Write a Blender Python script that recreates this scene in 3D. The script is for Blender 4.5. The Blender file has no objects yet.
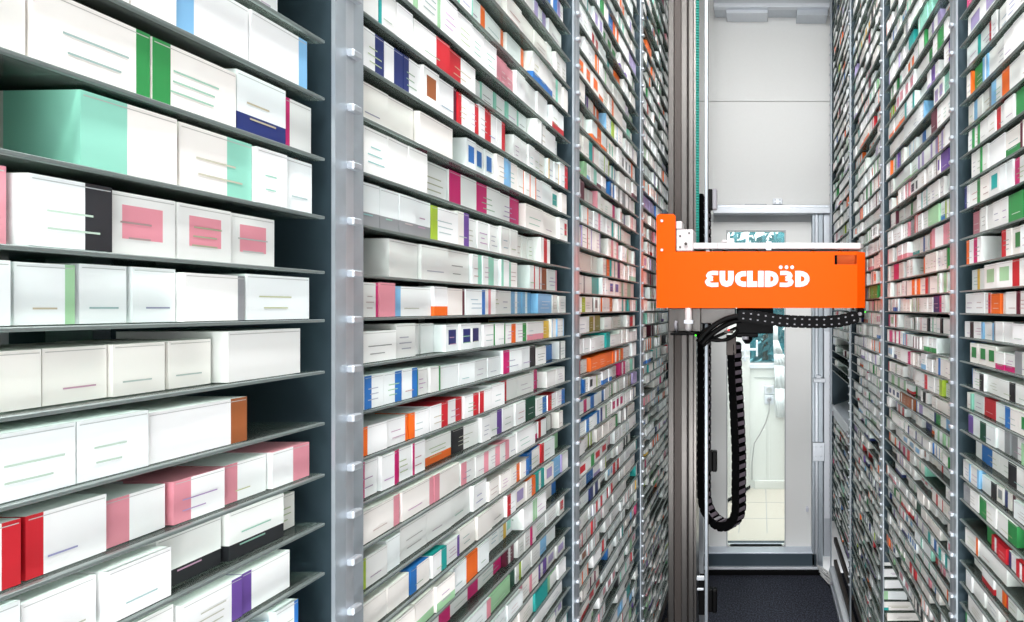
import bpy, math, random
from mathutils import Vector, Matrix
sc = bpy.context.scene
COL = sc.collection
R = random.Random(7)

# ---------------------------------------------------------------- camera
F = 486.0            # focal length in pixels of the 1024 x 622 frame
H = 1.70             # eye height
VX, VY = 760.0, 308.0
cam_d = bpy.data.cameras.new('camera'); cam = bpy.data.objects.new('camera', cam_d); COL.objects.link(cam)
cam_d.sensor_fit = 'HORIZONTAL'; cam_d.sensor_width = 36.0; cam_d.lens = 36.0 * F / 1024
cam_d.shift_x = (512 - VX) / 1024; cam_d.shift_y = (VY - 311) / 1024
cam_d.clip_start = 0.02; cam_d.clip_end = 200
cam.location = (0, 0, H); cam.rotation_euler = (math.pi / 2, 0, 0)
sc.camera = cam
def proj(x, y, z): return VX + F * x / y, VY - F * (z - H) / y

# ---------------------------------------------------------------- light and exposure
sc.view_settings.view_transform = 'Standard'; sc.view_settings.look = 'None'
sc.view_settings.gamma = 1.0; sc.view_settings.use_curve_mapping = False
sc.view_settings.exposure = 0.32
sc.cycles.transparent_max_bounces = 32
sc.cycles.max_bounces = 8
W = bpy.data.worlds.new('daylight'); sc.world = W; W.use_nodes = True
wb = W.node_tree.nodes['Background']
wb.inputs[0].default_value = (0.94, 0.97, 1.0, 1); wb.inputs[1].default_value = 2.0
def area(name, loc, rot, sx, sy, power, col=(1, 1, 1)):
    l = bpy.data.lights.new(name, 'AREA'); l.shape = 'RECTANGLE'; l.size = sx; l.size_y = sy
    l.energy = power; l.color = col
    o = bpy.data.objects.new(name, l); COL.objects.link(o); o.location = loc; o.rotation_euler = rot
    return o
for i, y in enumerate((-1.0, 0.1, 1.2)):
    area('ceiling_lamp_light', (0, y, 3.86), (0, 0, 0), 0.35, 0.9, (42, 40, 20)[i])
area('low_fill_light', (0, -.6, .25), (math.radians(152), 0, 0), 0.8, 0.9, 40)  # added unseen fill, brightens the shelf undersides from below
area('back_room_light', (0.1, 3.80, 2.8), (0, 0, 0), 1.0, 0.6, 26, (1, .95, .94))

# ---------------------------------------------------------------- materials
def lin(c):
    if isinstance(c, str):
        c = tuple(int(c[i:i + 2], 16) / 255 for i in (1, 3, 5))
    return tuple((v / 12.92 if v <= .04045 else ((v + .055) / 1.055) ** 2.4) for v in c)
def mat(name, col, rough=.5, metal=0.0, noise=0, nscale=60, spec=.5, bump=0, coat=0):
    m = bpy.data.materials.new(name); m.use_nodes = True
    nt = m.node_tree; b = nt.nodes['Principled BSDF']
    c = lin(col); b.inputs['Base Color'].default_value = (*c, 1)
    b.inputs['Roughness'].default_value = rough; b.inputs['Metallic'].default_value = metal
    b.inputs['Specular IOR Level'].default_value = spec
    b.inputs['Coat Weight'].default_value = coat
    if noise or bump:
        tc = nt.nodes.new('ShaderNodeTexCoord'); n = nt.nodes.new('ShaderNodeTexNoise')
        n.inputs['Scale'].default_value = nscale; n.inputs['Detail'].default_value = 4
        nt.links.new(tc.outputs['Object'], n.inputs['Vector'])
        if noise:
            r = nt.nodes.new('ShaderNodeMapRange')
            r.inputs['To Min'].default_value = 1 - noise; r.inputs['To Max'].default_value = 1 + noise
            nt.links.new(n.outputs['Fac'], r.inputs['Value'])
            mx = nt.nodes.new('ShaderNodeVectorMath'); mx.operation = 'SCALE'
            mx.inputs[0].default_value = c
            nt.links.new(r.outputs['Result'], mx.inputs['Scale'])
            nt.links.new(mx.outputs[0], b.inputs['Base Color'])
        if bump:
            bp = nt.nodes.new('ShaderNodeBump'); bp.inputs['Strength'].default_value = bump
            bp.inputs['Distance'].default_value = .002
            nt.links.new(n.outputs['Fac'], bp.inputs['Height']); nt.links.new(bp.outputs[0], b.inputs['Normal'])
    return m
def glass(name, tint, fac, body, rough=.05, ior=1.45):
    """thin sheet of glass: clear tinted transmission, a little body colour, mirror sheen"""
    m = bpy.data.materials.new(name); m.use_nodes = True; nt = m.node_tree; nt.nodes.clear()
    out = nt.nodes.new('ShaderNodeOutputMaterial'); tr = nt.nodes.new('ShaderNodeBsdfTransparent')
    tr.inputs[0].default_value = (*lin(tint), 1)
    df = nt.nodes.new('ShaderNodeBsdfDiffuse'); df.inputs[0].default_value = (*lin(body), 1)
    gl = nt.nodes.new('ShaderNodeBsdfGlossy'); gl.inputs['Roughness'].default_value = rough
    m1 = nt.nodes.new('ShaderNodeMixShader'); m1.inputs[0].default_value = fac
    m2 = nt.nodes.new('ShaderNodeMixShader'); fr = nt.nodes.new('ShaderNodeFresnel'); fr.inputs[0].default_value = ior
    nt.links.new(tr.outputs[0], m1.inputs[1]); nt.links.new(df.outputs[0], m1.inputs[2])
    nt.links.new(fr.outputs[0], m2.inputs[0]); nt.links.new(m1.outputs[0], m2.inputs[1]); nt.links.new(gl.outputs[0], m2.inputs[2])
    nt.links.new(m2.outputs[0], out.inputs[0]); return m
def emit(name, col, s):
    m = bpy.data.materials.new(name); m.use_nodes = True; nt = m.node_tree; nt.nodes.clear()
    out = nt.nodes.new('ShaderNodeOutputMaterial'); e = nt.nodes.new('ShaderNodeEmission')
    e.inputs[0].default_value = (*lin(col), 1); e.inputs[1].default_value = s
    nt.links.new(e.outputs[0], out.inputs[0]); return m
M = {}
M['wall'] = mat('white_panel', '#e6e6e4', .6, noise=.02, nscale=90)
M['door'] = mat('door_lacquer', '#e2e2e0', .45)
M['grey'] = mat('grey_panel', '#b4b6b8', .6)
M['alu'] = mat('brushed_aluminium', '#c3c8ce', .38, .75, noise=.06, nscale=40)
M['alu_l'] = mat('light_aluminium', '#d4d8de', .45, .35)
M['mast'] = mat('mast_aluminium', '#7b7774', .3, .9, noise=.08, nscale=25)
M['slot'] = mat('slot_dark_anodised', '#4a4340', .5, .5)  # dark brown-grey tone for slots, bars and small parts
M['upright'] = mat('galvanised_steel', '#a9b1b8', .4, .6, noise=.08, nscale=80)
M['back'] = mat('rack_back_sheet', '#34454e', .6, .2)  # dark teal includes the shade of the gaps between bays
M['black'] = mat('black_plastic', '#040405', .5, spec=.12)
M['rubber'] = mat('black_rubber', '#0b0b0c', .6)
M['cap'] = mat('grey_plastic', '#8c8a90', .4)
M['orange'] = mat('orange_lacquer', '#f05500', .5, noise=.015, nscale=200, spec=.12)
M['orange_in'] = mat('orange_recess_shade', '#c85a08', .6)  # darker copy of the orange, recess shade put into the colour
M['white'] = mat('white_print', '#d8dae4', .5)
M['plate'] = mat('white_plate', '#d6d0d0', .35, .2)
M['teal'] = mat('teal_belt', '#0f8f80', .55)
M['step'] = mat('step_slate_blue', '#3c4a54', .5, .2)
M['sill'] = mat('sill_aluminium', '#d5dde8', .3, .4)
M['tiles'] = mat('cream_tiles', '#d9d2c8', .45)
M['cable'] = mat('black_cable', '#060606', .55, spec=.12)
M['cablegrey'] = mat('grey_cable', '#b5b5b5', .5)
M['lens_g'] = emit('green_led', '#40ff20', 3)
M['lens_r'] = emit('red_led', '#ff2020', 3)
M['diff'] = emit('lamp_diffuser', '#ffffff', 4)
M['leaf'] = mat('foliage', '#23808c', .6, noise=.5, nscale=9)
M['cloth'] = mat('curtain_cloth', '#eef2f6', .8)
M['glass'] = glass('shelf_glass', '#eef7f2', .08, '#c9d6cf', .12, 1.18)
M['pane'] = glass('window_pane', '#f8fdfc', .02, '#dff2ee', .02, 1.06)
M['edge'] = mat('shelf_edge_steel', '#7b8482', .35, .55)
M['rung'] = mat('dark_grey_plastic', '#564d55', .4)
M['copper'] = mat('orange_cable_gland', '#b5601e', .5)
# carton board: the printed colour is stored per face
m = bpy.data.materials.new('printed_carton'); m.use_nodes = True; nt = m.node_tree
at = nt.nodes.new('ShaderNodeAttribute'); at.attribute_name = 'print'
nt.links.new(at.outputs['Color'], nt.nodes['Principled BSDF'].inputs['Base Color'])
nt.nodes['Principled BSDF'].inputs['Roughness'].default_value = .42
M['carton'] = m
# speckled carpet
m = bpy.data.materials.new('speckled_carpet'); m.use_nodes = True; nt = m.node_tree
b = nt.nodes['Principled BSDF']; tc = nt.nodes.new('ShaderNodeTexCoord')
n = nt.nodes.new('ShaderNodeTexNoise'); n.inputs['Scale'].default_value = 120; n.inputs['Detail'].default_value = 6; n.inputs['Roughness'].default_value = .75
cr = nt.nodes.new('ShaderNodeValToRGB'); cr.color_ramp.elements[0].position = .46; cr.color_ramp.elements[1].position = .64
cr.color_ramp.elements[0].color = (*lin('#0e1018'), 1); cr.color_ramp.elements[1].color = (*lin('#4c5164'), 1)
nt.links.new(tc.outputs['Object'], n.inputs['Vector']); nt.links.new(n.outputs['Fac'], cr.inputs[0])
nt.links.new(cr.outputs[0], b.inputs['Base Color']); b.inputs['Roughness'].default_value = .9
M['carpet'] = m

# ---------------------------------------------------------------- mesh helper
class MB:
    def __init__(s): s.v = []; s.f = []; s.mi = []; s.mats = []; s.sm = []
    def _m(s, m):
        m = M[m] if isinstance(m, str) else m
        if m not in s.mats: s.mats.append(m)
        return s.mats.index(m)
    def face(s, pts, m, smooth=False):
        k = len(s.v); s.v += [tuple(p) for p in pts]; s.f.append(tuple(range(k, k + len(pts)))); s.mi.append(s._m(m)); s.sm.append(smooth)
    def box(s, x0, x1, y0, y1, z0, z1, m, bev=0.0, mx=None):
        b = min(bev, (x1 - x0) * .45, (y1 - y0) * .45, (z1 - z0) * .45)
        k = len(s.v); mi = s._m(m)
        if b <= 0:
            vs = [(x, y, z) for z in (z0, z1) for y in (y0, y1) for x in (x0, x1)]
            fs = [(0, 2, 3, 1), (4, 5, 7, 6), (0, 1, 5, 4), (1, 3, 7, 5), (3, 2, 6, 7), (2, 0, 4, 6)]
        else:
            c = ((x0 + x1) / 2, (y0 + y1) / 2, (z0 + z1) / 2); h = ((x1 - x0) / 2, (y1 - y0) / 2, (z1 - z0) / 2)
            vs = []; idx = {}
            for sx in (-1, 1):
                for sy in (-1, 1):
                    for sz in (-1, 1):
                        for a in range(3):
                            o = [h[0] - b, h[1] - b, h[2] - b]; o[a] += b
                            idx[(sx, sy, sz, a)] = len(vs)
                            vs.append((c[0] + sx * o[0], c[1] + sy * o[1], c[2] + sz * o[2]))
            fs = []
            for a in range(3):
                p, q = [t for t in range(3) if t != a]
                for sg in (-1, 1):
                    l = []
                    for u, w in ((-1, -1), (1, -1), (1, 1), (-1, 1)):
                        key = [0, 0, 0]; key[a] = sg; key[p] = u; key[q] = w
                        l.append(idx[(*key, a)])
                    fs.append(tuple(l))
                for u in (-1, 1):
                    for w in (-1, 1):
                        l = []
                        for t, ax in ((-1, p), (1, p), (1, q), (-1, q)):
                            key = [0, 0, 0]; key[a] = t; key[p] = u; key[q] = w
                            l.append(idx[(*key, ax)])
                        fs.append(tuple(l))
            for sx in (-1, 1):
                for sy in (-1, 1):
                    for sz in (-1, 1): fs.append(tuple(idx[(sx, sy, sz, a)] for a in range(3)))
        if mx is not None: vs = [tuple(mx @ Vector(p)) for p in vs]
        s.v += vs; s.f += [tuple(i + k for i in f) for f in fs]; s.mi += [mi] * len(fs); s.sm += [False] * len(fs)
    def prism(s, pts, axis, a, b, m):
        """extrude a 2D outline; axis 'z': pts=(x,y); 'y': pts=(x,z); 'x': pts=(y,z)"""
        mk = {'z': lambda p, t: (p[0], p[1], t), 'y': lambda p, t: (p[0], t, p[1]), 'x': lambda p, t: (t, p[0], p[1])}[axis]
        n = len(pts); k = len(s.v); mi = s._m(m)
        s.v += [mk(p, a) for p in pts] + [mk(p, b) for p in pts]
        fs = [tuple(range(k, k + n)), tuple(range(k + 2 * n - 1, k + n - 1, -1))]
        fs += [(k + i, k + (i + 1) % n, k + n + (i + 1) % n, k + n + i) for i in range(n)]
        s.f += fs; s.mi += [mi] * len(fs); s.sm += [False] * len(fs)
    def tube(s, pts, r, m, n=8, closed_ends=True):
        pts = [Vector(p) for p in pts]; k = len(s.v); mi = s._m(m); up = None
        for i, p in enumerate(pts):
            t = (pts[min(i + 1, len(pts) - 1)] - pts[max(i - 1, 0)]).normalized()
            if up is None: up = Vector((0, 0, 1)) if abs(t.z) < .9 else Vector((1, 0, 0))
            a = t.cross(up).normalized(); up = a.cross(t).normalized()
            rr = r[i] if isinstance(r, (list, tuple)) else r
            for j in range(n):
                q = 2 * math.pi * j / n
                s.v.append(tuple(p + a * math.cos(q) * rr + up * math.sin(q) * rr))
        for i in range(len(pts) - 1):
            for j in range(n):
                s.f.append((k + i * n + j, k + i * n + (j + 1) % n, k + (i + 1) * n + (j + 1) % n, k + (i + 1) * n + j)); s.mi.append(mi); s.sm.append(True)
        if closed_ends:
            s.f.append(tuple(k + j for j in range(n - 1, -1, -1))); s.f.append(tuple(k + (len(pts) - 1) * n + j for j in range(n)))
            s.mi += [mi, mi]; s.sm += [False, False]
    def mesh(s, name):
        me = bpy.data.meshes.new(name); me.from_pydata(s.v, [], s.f)
        for mm in s.mats: me.materials.append(mm)
        me.polygons.foreach_set('material_index', s.mi); me.polygons.foreach_set('use_smooth', s.sm)
        me.update(); return me
    def build(s, name, parent=None, rel=True):
        """link as one object; vertices are world coordinates, the origin goes to the base of the thing"""
        xs = [p[0] for p in s.v]; ys = [p[1] for p in s.v]; zs = [p[2] for p in s.v]
        o0 = Vector(((min(xs) + max(xs)) / 2, (min(ys) + max(ys)) / 2, min(zs)))
        s.v = [(p[0] - o0.x, p[1] - o0.y, p[2] - o0.z) for p in s.v]
        o = bpy.data.objects.new(name, s.mesh(name)); COL.objects.link(o)
        if parent is not None:
            o.parent = parent; o.location = o0 - wloc(parent)
        else: o.location = o0
        return o
def wloc(o):
    v = Vector((0, 0, 0))
    while o is not None: v = v + o.location; o = o.parent
    return v
def tag(o, label=None, cat=None, group=None, kind=None):
    if label: o['label'] = label
    if cat: o['category'] = cat
    if group: o['group'] = group
    if kind: o['kind'] = kind
    return o
def thing(name, loc, label=None, cat=None, group=None, kind=None):
    o = bpy.data.objects.new(name, None); COL.objects.link(o); o.location = loc; o.empty_display_size = .05
    return tag(o, label, cat, group, kind)
def struct(name, mb, parent=None):
    o = mb.build(name, parent)
    if parent is None: o['kind'] = 'structure'
    return o

# ---------------------------------------------------------------- room shell
WS = 1.02     # half distance between the side walls
b = MB(); b.box(-WS, WS, -1.6, 3.12, -.10, 0, 'carpet'); struct('floor', b)
b = MB(); b.box(-WS - .1, -WS, -1.6, 3.35, -.1, 4.0, 'wall'); struct('wall_left', b)
b = MB(); b.box(WS, WS + .1, -1.6, 3.35, -.1, 4.0, 'wall'); struct('wall_right', b)
b = MB(); b.box(-WS - .1, WS + .1, -1.6, 3.35, 4.0, 4.1, 'wall'); struct('ceiling', b)
# far wall: two big sheets above the door, side sheets, the header recess
b = MB()
b.box(-WS, WS, 3.25, 3.35, 3.084, 4.0, 'wall', .002)
b.box(-WS, WS, 3.25, 3.35, 2.27, 3.080, 'wall', .002)
b.box(-WS, -.34, 3.25, 3.35, -.1, 2.27, 'wall'); b.box(.36, WS, 3.25, 3.35, -.1, 2.27, 'wall')
b.box(-WS, WS, 3.262, 3.34, 3.07, 3.09, 'grey')
struct('wall_far', b)
b = MB(); b.box(-.33, .43, 3.205, 3.25, 2.268, 2.318, 'grey'); struct('trim_1', b)      # grey strip under the beam
# step below the door
b = MB()
b.box(-.36, .365, 3.12, 3.30, 0.03, .122, 'step', .003)
b.box(-.36, .40, 3.10, 3.121, .030, .044, 'alu_l', .002); b.box(-.36, .40, 3.09, 3.12, 0, .029, 'black')
struct('trim_2', b)
b = MB(); b.box(-.36, .34, 3.118, 3.25, .122, .130, 'sill', .002); struct('trim_3', b)
# the machine's service door: a white leaf with one tall rounded opening
def rrect(x0, x1, z0, z1, r, n=6):
    p = []
    for cx, cz, a0 in ((x1 - r, z1 - r, 0), (x0 + r, z1 - r, 90), (x0 + r, z0 + r, 180), (x1 - r, z0 + r, 270)):
        for i in range(n + 1):
            a = math.radians(a0 + 90 * i / n); p.append((cx + r * math.cos(a), cz + r * math.sin(a)))
    return p
def ring(mb, outer, inner, y0, y1, m):
    """sheet with a hole: both outlines have the same number of points"""
    n = len(outer)
    for i in range(n):
        j = (i + 1) % n
        o1, o2, i1, i2 = outer[i], outer[j], inner[i], inner[j]
        mb.face([(o1[0], y0, o1[1]), (o2[0], y0, o2[1]), (i2[0], y0, i2[1]), (i1[0], y0, i1[1])], m)
        mb.face([(o1[0], y1, o1[1]), (i1[0], y1, i1[1]), (i2[0], y1, i2[1]), (o2[0], y1, o2[1])], m)
        mb.face([(i1[0], y0, i1[1]), (i2[0], y0, i2[1]), (i2[0], y1, i2[1]), (i1[0], y1, i1[1])], m)
        mb.face([(o1[0], y0, o1[1]), (o1[0], y1, o1[1]), (o2[0], y1, o2[1]), (o2[0], y0, o2[1])], m)
def outer_of(inner, x0, x1, z0, z1):
    cx = (inner[0][0] + inner[14][0]) / 2; out = []
    xs = [p[0] for p in inner]; zs = [p[1] for p in inner]
    ax, bx, az, bz = min(xs), max(xs), min(zs), max(zs); n = 6
    cor = [(x1, z1), (x0, z1), (x0, z0), (x1, z0)]
    for q in range(4):
        for i in range(n + 1):
            px, pz = inner[q * 7 + i]
            c = cor[q]
            h = n // 2
            if q in (0, 2): out.append((c[0], pz if i < h else c[1]) if i < h else ((c[0], c[1]) if i == h else (px, c[1])))
            else: out.append((px, c[1]) if i < h else ((c[0], c[1]) if i == h else (c[0], pz)))
    return out
ins = rrect(-.215, .163, .130, 2.205, .018)
dr = thing('door_1', (0, 3.215, .13), kind='structure')
b = MB(); ring(b, outer_of(ins, -.345, .345, .130, 2.266), ins, 3.20, 3.235, 'door'); b.build('door_leaf', dr)
b = MB(); ring(b, outer_of(rrect(-.215, .163, .131, 2.205, .018), -.222, .170, .131, 2.212), ins, 3.196, 3.2, 'grey'); b.build('door_seal', dr)
b = MB(); b.box(-.222, .170, 3.215, 3.221, .131, 2.212, 'pane'); tag(b.build('door_pane', dr), 'clear glass filling the tall opening')
b = MB(); b.box(.302, .318, 3.18, 3.2, .365, .395, 'white', .003); b.build('door_catch', dr)
# aluminium frame round the door
fr = thing('aluminium_frame', (.38, 3.15, .0), 'aluminium profile frame around the white service door at the far end', 'frame')
b = MB(); b.box(-.30, .45, 3.10, 3.17, 2.303, 2.342, 'alu_l', .004); b.box(-.30, .45, 3.12, 3.17, 2.342, 2.362, 'alu', .002); b.build('crossbar', fr)
b = MB()
for x0, x1, mm in ((.335, .352, 'upright'), (.354, .372, 'alu'), (.374, .404, 'upright')): b.box(x0, x1, 3.12, 3.18, .0, 2.303, mm, .002)
b.build('post', fr)
b = MB(); b.box(.408, .452, 3.125, 3.19, .10, 2.34, 'alu', .003); b.box(.41, .45, 3.115, 3.126, .35, 1.55, 'alu_l', .002); b.build('post', fr)
b = MB(); b.box(-.37, -.347, 3.10, 3.17, .135, 2.303, 'alu', .003); b.build('post', fr)
b = MB(); b.box(.335, .415, 3.105, 3.13, .72, .84, 'alu', .003)
for x in (.355, .39): 
    for z in (.745, .81): b.tube([(x, 3.105, z), (x, 3.098, z)], .006, 'alu_l')
b.build('bracket', fr)
b = MB(); b.box(.34, .42, 3.09, 3.12, 1.225, 1.25, 'alu_l', .003); b.box(.36, .39, 3.10, 3.12, 1.25, 1.27, 'alu_l', .002); b.build('bracket', fr)
b = MB(); b.box(-.30, .45, 3.13, 3.249, 3.64, 3.70, 'alu', .003); b.box(-.30, .45, 3.12, 3.16, 3.635, 3.66, 'alu_l', .003); b.box(-.22, .05, 3.15, 3.249, 3.612, 3.64, 'alu_l', .002); b.box(.24, .44, 3.15, 3.249, 3.60, 3.64, 'alu', .002)
tag(b.build('guide_rail'), 'aluminium guide rail across the top of the white far wall', 'rail')
b = MB(); b.box(.085, .148, 3.215, 3.25, 2.385, 2.425, 'alu_l', .004)
for x in (.10, .132):
    for z in (2.395, 2.415): b.tube([(x, 3.215, z), (x, 3.211, z)], .004, 'cap')
tag(b.build('connector_plate'), 'small square metal plate on the far wall just above the crossbar', 'plate')
b = MB(); b.box(-.10, .045, 3.19, 3.249, 2.364, 2.384, 'grey', .003); b.box(-.12, .02, 3.14, 3.19, 2.3625, 2.368, 'white', .002)
tag(b.build('flat_bracket'), 'thin flat grey bracket lying on the crossbar over the door', 'bracket')
# cables on the floor by the door post
b = MB()
for k in range(4):
    pts = [(.36 + .02 * k * .3, 3.07 - .012 * k, .075 - .012 * k), (.42, 3.02 - .02 * k, .06 - .012 * k), (.455, 2.99 - .03 * k, .03)]
    P = [Vector(pts[0]).lerp(Vector(pts[1]), t / 6) for t in range(7)] + [Vector(pts[1]).lerp(Vector(pts[2]), t / 4) for t in range(1, 5)]
    b.tube(P, .006, 'cablegrey', 6)
tag(b.build('cable_bundle'), 'bundle of grey cables looping at the foot of the right door post', 'cable')
# floor rail
fl = thing('floor_rail', (.47, 1.7, 0), 'long aluminium floor rail running along the foot of the right racks', 'rail')
b = MB(); b.prism([(.430, .035), (.436, .07), (.452, .082), (.485, .082), (.488, 0), (.45, 0)], 'y', .6, 3.05, 'alu_l'); b.build('rail_profile', fl)
b = MB(); b.box(.424, .4355, .6, 3.05, .012, .034, 'alu', .002); b.build('rail_lip', fl)
for yy in (1.0, 1.7, 2.4, 2.9):
    b = MB(); b.tube([(.4315, yy, .055), (.421, yy, .053)], .008, 'cap', 8); b.build('bolt', fl)
# ---------------------------------------------------------------- room behind the door
b = MB(); b.box(-1.0, 1.0, 3.42, 4.35, -.02, .118, 'tiles')
struct('floor_back', b)
for nm, mbf in (('trim_4', [(-.34, .34, 3.252, 3.42, -.02, .1182)]),):
    b = MB()
    for q in mbf: b.box(*q, 'tiles')
    struct(nm, b)
b = MB()
for i in range(-4, 6): b.box(i * .2 - .003 + .05, i * .2 + .003 + .05, 3.42, 4.27, .118, .1186, 'grey')
for yy in (3.65, 3.95): b.box(-1, 1, yy, yy + .005, .118, .1186, 'grey')
struct('trim_5', b)                                            # tile joints
wx0, wx1, wz0, wz1 = -.30, .30, 1.217, 2.45
b = MB()
b.box(-1.0, wx0, 4.27, 4.35, .0, 2.9, 'wall'); b.box(wx1, 1.0, 4.27, 4.35, 0, 2.9, 'wall')
b.box(wx0, wx1, 4.27, 4.35, 0, wz0, 'wall'); b.box(wx0, wx1, 4.27, 4.35, wz1, 2.9, 'wall')
struct('wall_back_room', b)
b = MB(); b.box(-1.0, -.9, 3.36, 4.27, .118, 2.9, 'wall'); struct('wall_back_left', b)
b = MB(); b.box(.9, 1.0, 3.36, 4.27, .118, 2.9, 'wall'); struct('wall_back_right', b)
b = MB(); b.box(-1.0, 1.0, 3.36, 4.35, 2.9, 3.0, 'wall'); struct('ceiling_back', b)
b = MB(); b.box(-.05, .9, 4.245, 4.27, .118, .19, 'door', .003); b.box(-.05, .9, 4.262, 4.27, 1.085, 1.092, 'grey'); struct('baseboard_back', b)
wd = thing('window_1', (.09, 4.3, wz0), kind='structure')
b = MB(); b.box(wx0, wx0 + .03, 4.262, 4.33, wz0, wz1, 'white', .003); b.box(-.125, -.10, 4.262, 4.33, wz0, wz1 - .03, 'white', .003); b.box(wx1 - .03, wx1, 4.262, 4.33, wz0, wz1, 'white', .003)
b.box(wx0 + .03, wx1 - .03, 4.262, 4.33, wz1 - .03, wz1, 'white', .003); b.box(wx0 - .02, wx1 + .02, 4.24, 4.33, wz0 - .045, wz0, 'white', .004); b.build('window_frame', wd)
b = MB(); b.box(-.125, -.10, 4.225, 4.262, 1.235, 1.45, 'white', .004); b.box(-.10, -.03, 4.215, 4.235, 1.33, 1.35, 'white', .003); b.box(-.035, -.018, 4.21, 4.24, 1.28, 1.42, 'white', .003); b.build('window_handle', wd)
b = MB(); b.box(wx0 + .03, wx1 - .03, 4.29, 4.296, wz0, wz1 - .03, 'pane'); b.build('window_pane', wd)
# curtain gathered at the right of the window
b = MB(); N = 16
prof = [(1.56, .118, .150), (1.42, .115, .155), (1.30, .118, .20), (1.20, .125, .26), (1.0, .13, .32), (.75, .135, .34)]
for i in range(len(prof) - 1):
    z0, a0, c0 = prof[i]; z1, a1, c1 = prof[i + 1]
    for k in range(N):
        def P(z, a, c, t): return (a + (c - a) * t, 4.225 + .010 * math.sin(t * 26), z)
        b.face([P(z0, a0, c0, k / N), P(z0, a0, c0, (k + 1) / N), P(z1, a1, c1, (k + 1) / N), P(z1, a1, c1, k / N)], 'cloth', True)
o = b.build('curtain'); sm = o.modifiers.new('thick', 'SOLIDIFY'); sm.thickness = .003
tag(o, 'white gathered curtain hanging at the right edge of the back room window', 'curtain')
# half open white door of the back room
d2 = thing('door_2', (-.27, 3.94, .118), kind='structure')
dv = Vector((.19, .33, 0)).normalized(); rot = Matrix.Translation((-.268, 3.93, 0)) @ Matrix.Rotation(math.atan2(dv.y, dv.x), 4, 'Z')
b = MB(); b.box(0, .365, 0, .04, .15, 2.15, 'door', .004, rot); b.box(0, .365, -.001, .041, .125, .15, 'black', 0, rot); b.build('door_leaf', d2)
b = MB()
for zz in (1.27, 1.33):
    b.box(.22, .30, -.03, -.001, zz, zz + .015, 'white', .003, rot)
b.box(.22, .235, -.04, -.02, 1.25, 1.36, 'white', .003, rot); b.build('door_handle', d2)
# wall sockets with plug and lead
for k, (z0, nm, lab) in enumerate(((.942, 'wall_socket', 'white wall socket without a plug, the upper of the pair below the window'), (.858, 'wall_socket', 'white wall socket with a plug in it, the lower of the pair below the window'))):
    s = thing('wall_socket', (.082, 4.27, z0), lab, 'socket')
    b = MB(); b.box(.038, .124, 4.254, 4.2695, z0, z0 + .078, 'white', .005); b.build('cover', s)
    b = MB(); ri = []
    cx, cz = .081, z0 + .039
    b.tube([(cx, 4.2545, cz), (cx, 4.251, cz)], .026, 'grey' if k == 0 else 'white', 16); b.build('socket_well', s)
p = thing('plug', (.081, 4.22, .88), 'white plug with a thin lead, pushed into the lower wall socket', 'plug')
b = MB(); b.tube([(.081, 4.251, .897), (.081, 4.22, .897)], [.020, .013], 'cap', 12); b.build('plug_body', p)
b = MB()
b.tube([(.081, 4.222, .893), (.081, 4.215, .87), (.079, 4.225, .80), (.05, 4.235, .70), (.0, 4.24, .60), (-.05, 4.24, .52), (-.07, 4.24, .35), (-.07, 4.24, .2)], .0035, 'cap', 6); b.build('lead', p)
b = MB(); b.box(.058, .082, 4.262, 4.27, .19, .85, 'door', .002); tag(b.build('cable_duct'), 'narrow white cable duct running down from the wall sockets', 'duct')
b = MB(); b.box(.20, .50, 3.55, 3.95, 2.86, 2.9, 'diff'); tag(b.build('ceiling_light'), 'square ceiling light in the room behind the door', 'light')
# garden seen through the window
b = MB(); b.box(-8, 12, 4.6, 30, -.3, -.1, 'leaf'); struct('ground_outside', b)
def blob(mb, c, r, seed, m='leaf'):
    q = random.Random(seed)
    for k in range(900):
        th = q.uniform(0, 2 * math.pi); u = q.uniform(-1, 1); rr = r * q.uniform(.55, 1.08)
        d = Vector((math.sqrt(1 - u * u) * math.cos(th), math.sqrt(1 - u * u) * math.sin(th), u * 1.1))
        p = Vector(c) + d * rr; s = r * q.uniform(.09, .17)
        a = Vector((q.gauss(0, 1), q.gauss(0, 1), q.gauss(0, 1))).normalized(); t = a.orthogonal().normalized(); w = a.cross(t)
        mb.face([p - t * s, p - w * s * .5, p + t * s, p + w * s * .5], m)
for i, (x, y, z, r, lab) in enumerate(((-1.0, 6.4, 1.1, .85, 'green garden shrub outside, seen left behind the window'), (1.0, 6.3, 1.25, .8, 'green garden shrub outside, seen right behind the window'), (.1, 8.9, 1.9, 1.3, 'taller green tree outside, seen over the shrubs through the window'))):
    t = thing('garden_shrub' if i < 2 else 'garden_tree', (x, y, -.1), lab, 'shrub' if i < 2 else 'tree')
    b = MB(); blob(b, (x, y, z), r, i); b.build('foliage', t)
    b = MB(); b.tube([(x, y, -.1), (x, y, z * .6), (x + .05, y, z)], [.06, .05, .03], 'slot', 8); b.build('trunk', t)

# ceiling lamps of the aisle
for i, y in enumerate((-1.0, 0.1, 1.2)):
    t = thing('ceiling_light', (0, y, 3.88), ('long ceiling light over the near end of the aisle', 'long ceiling light over the middle of the aisle', 'long ceiling light nearest the robot carriage')[i], 'light', 'ceiling lights over the aisle')
    b = MB(); b.box(-.2, .2, y - .5, y + .5, 3.93, 4.0, 'alu_l', .005); b.build('housing', t)
    b = MB(); b.box(-.17, .17, y - .45, y + .45, 3.90, 3.93, 'diff'); b.build('diffuser', t)

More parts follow.
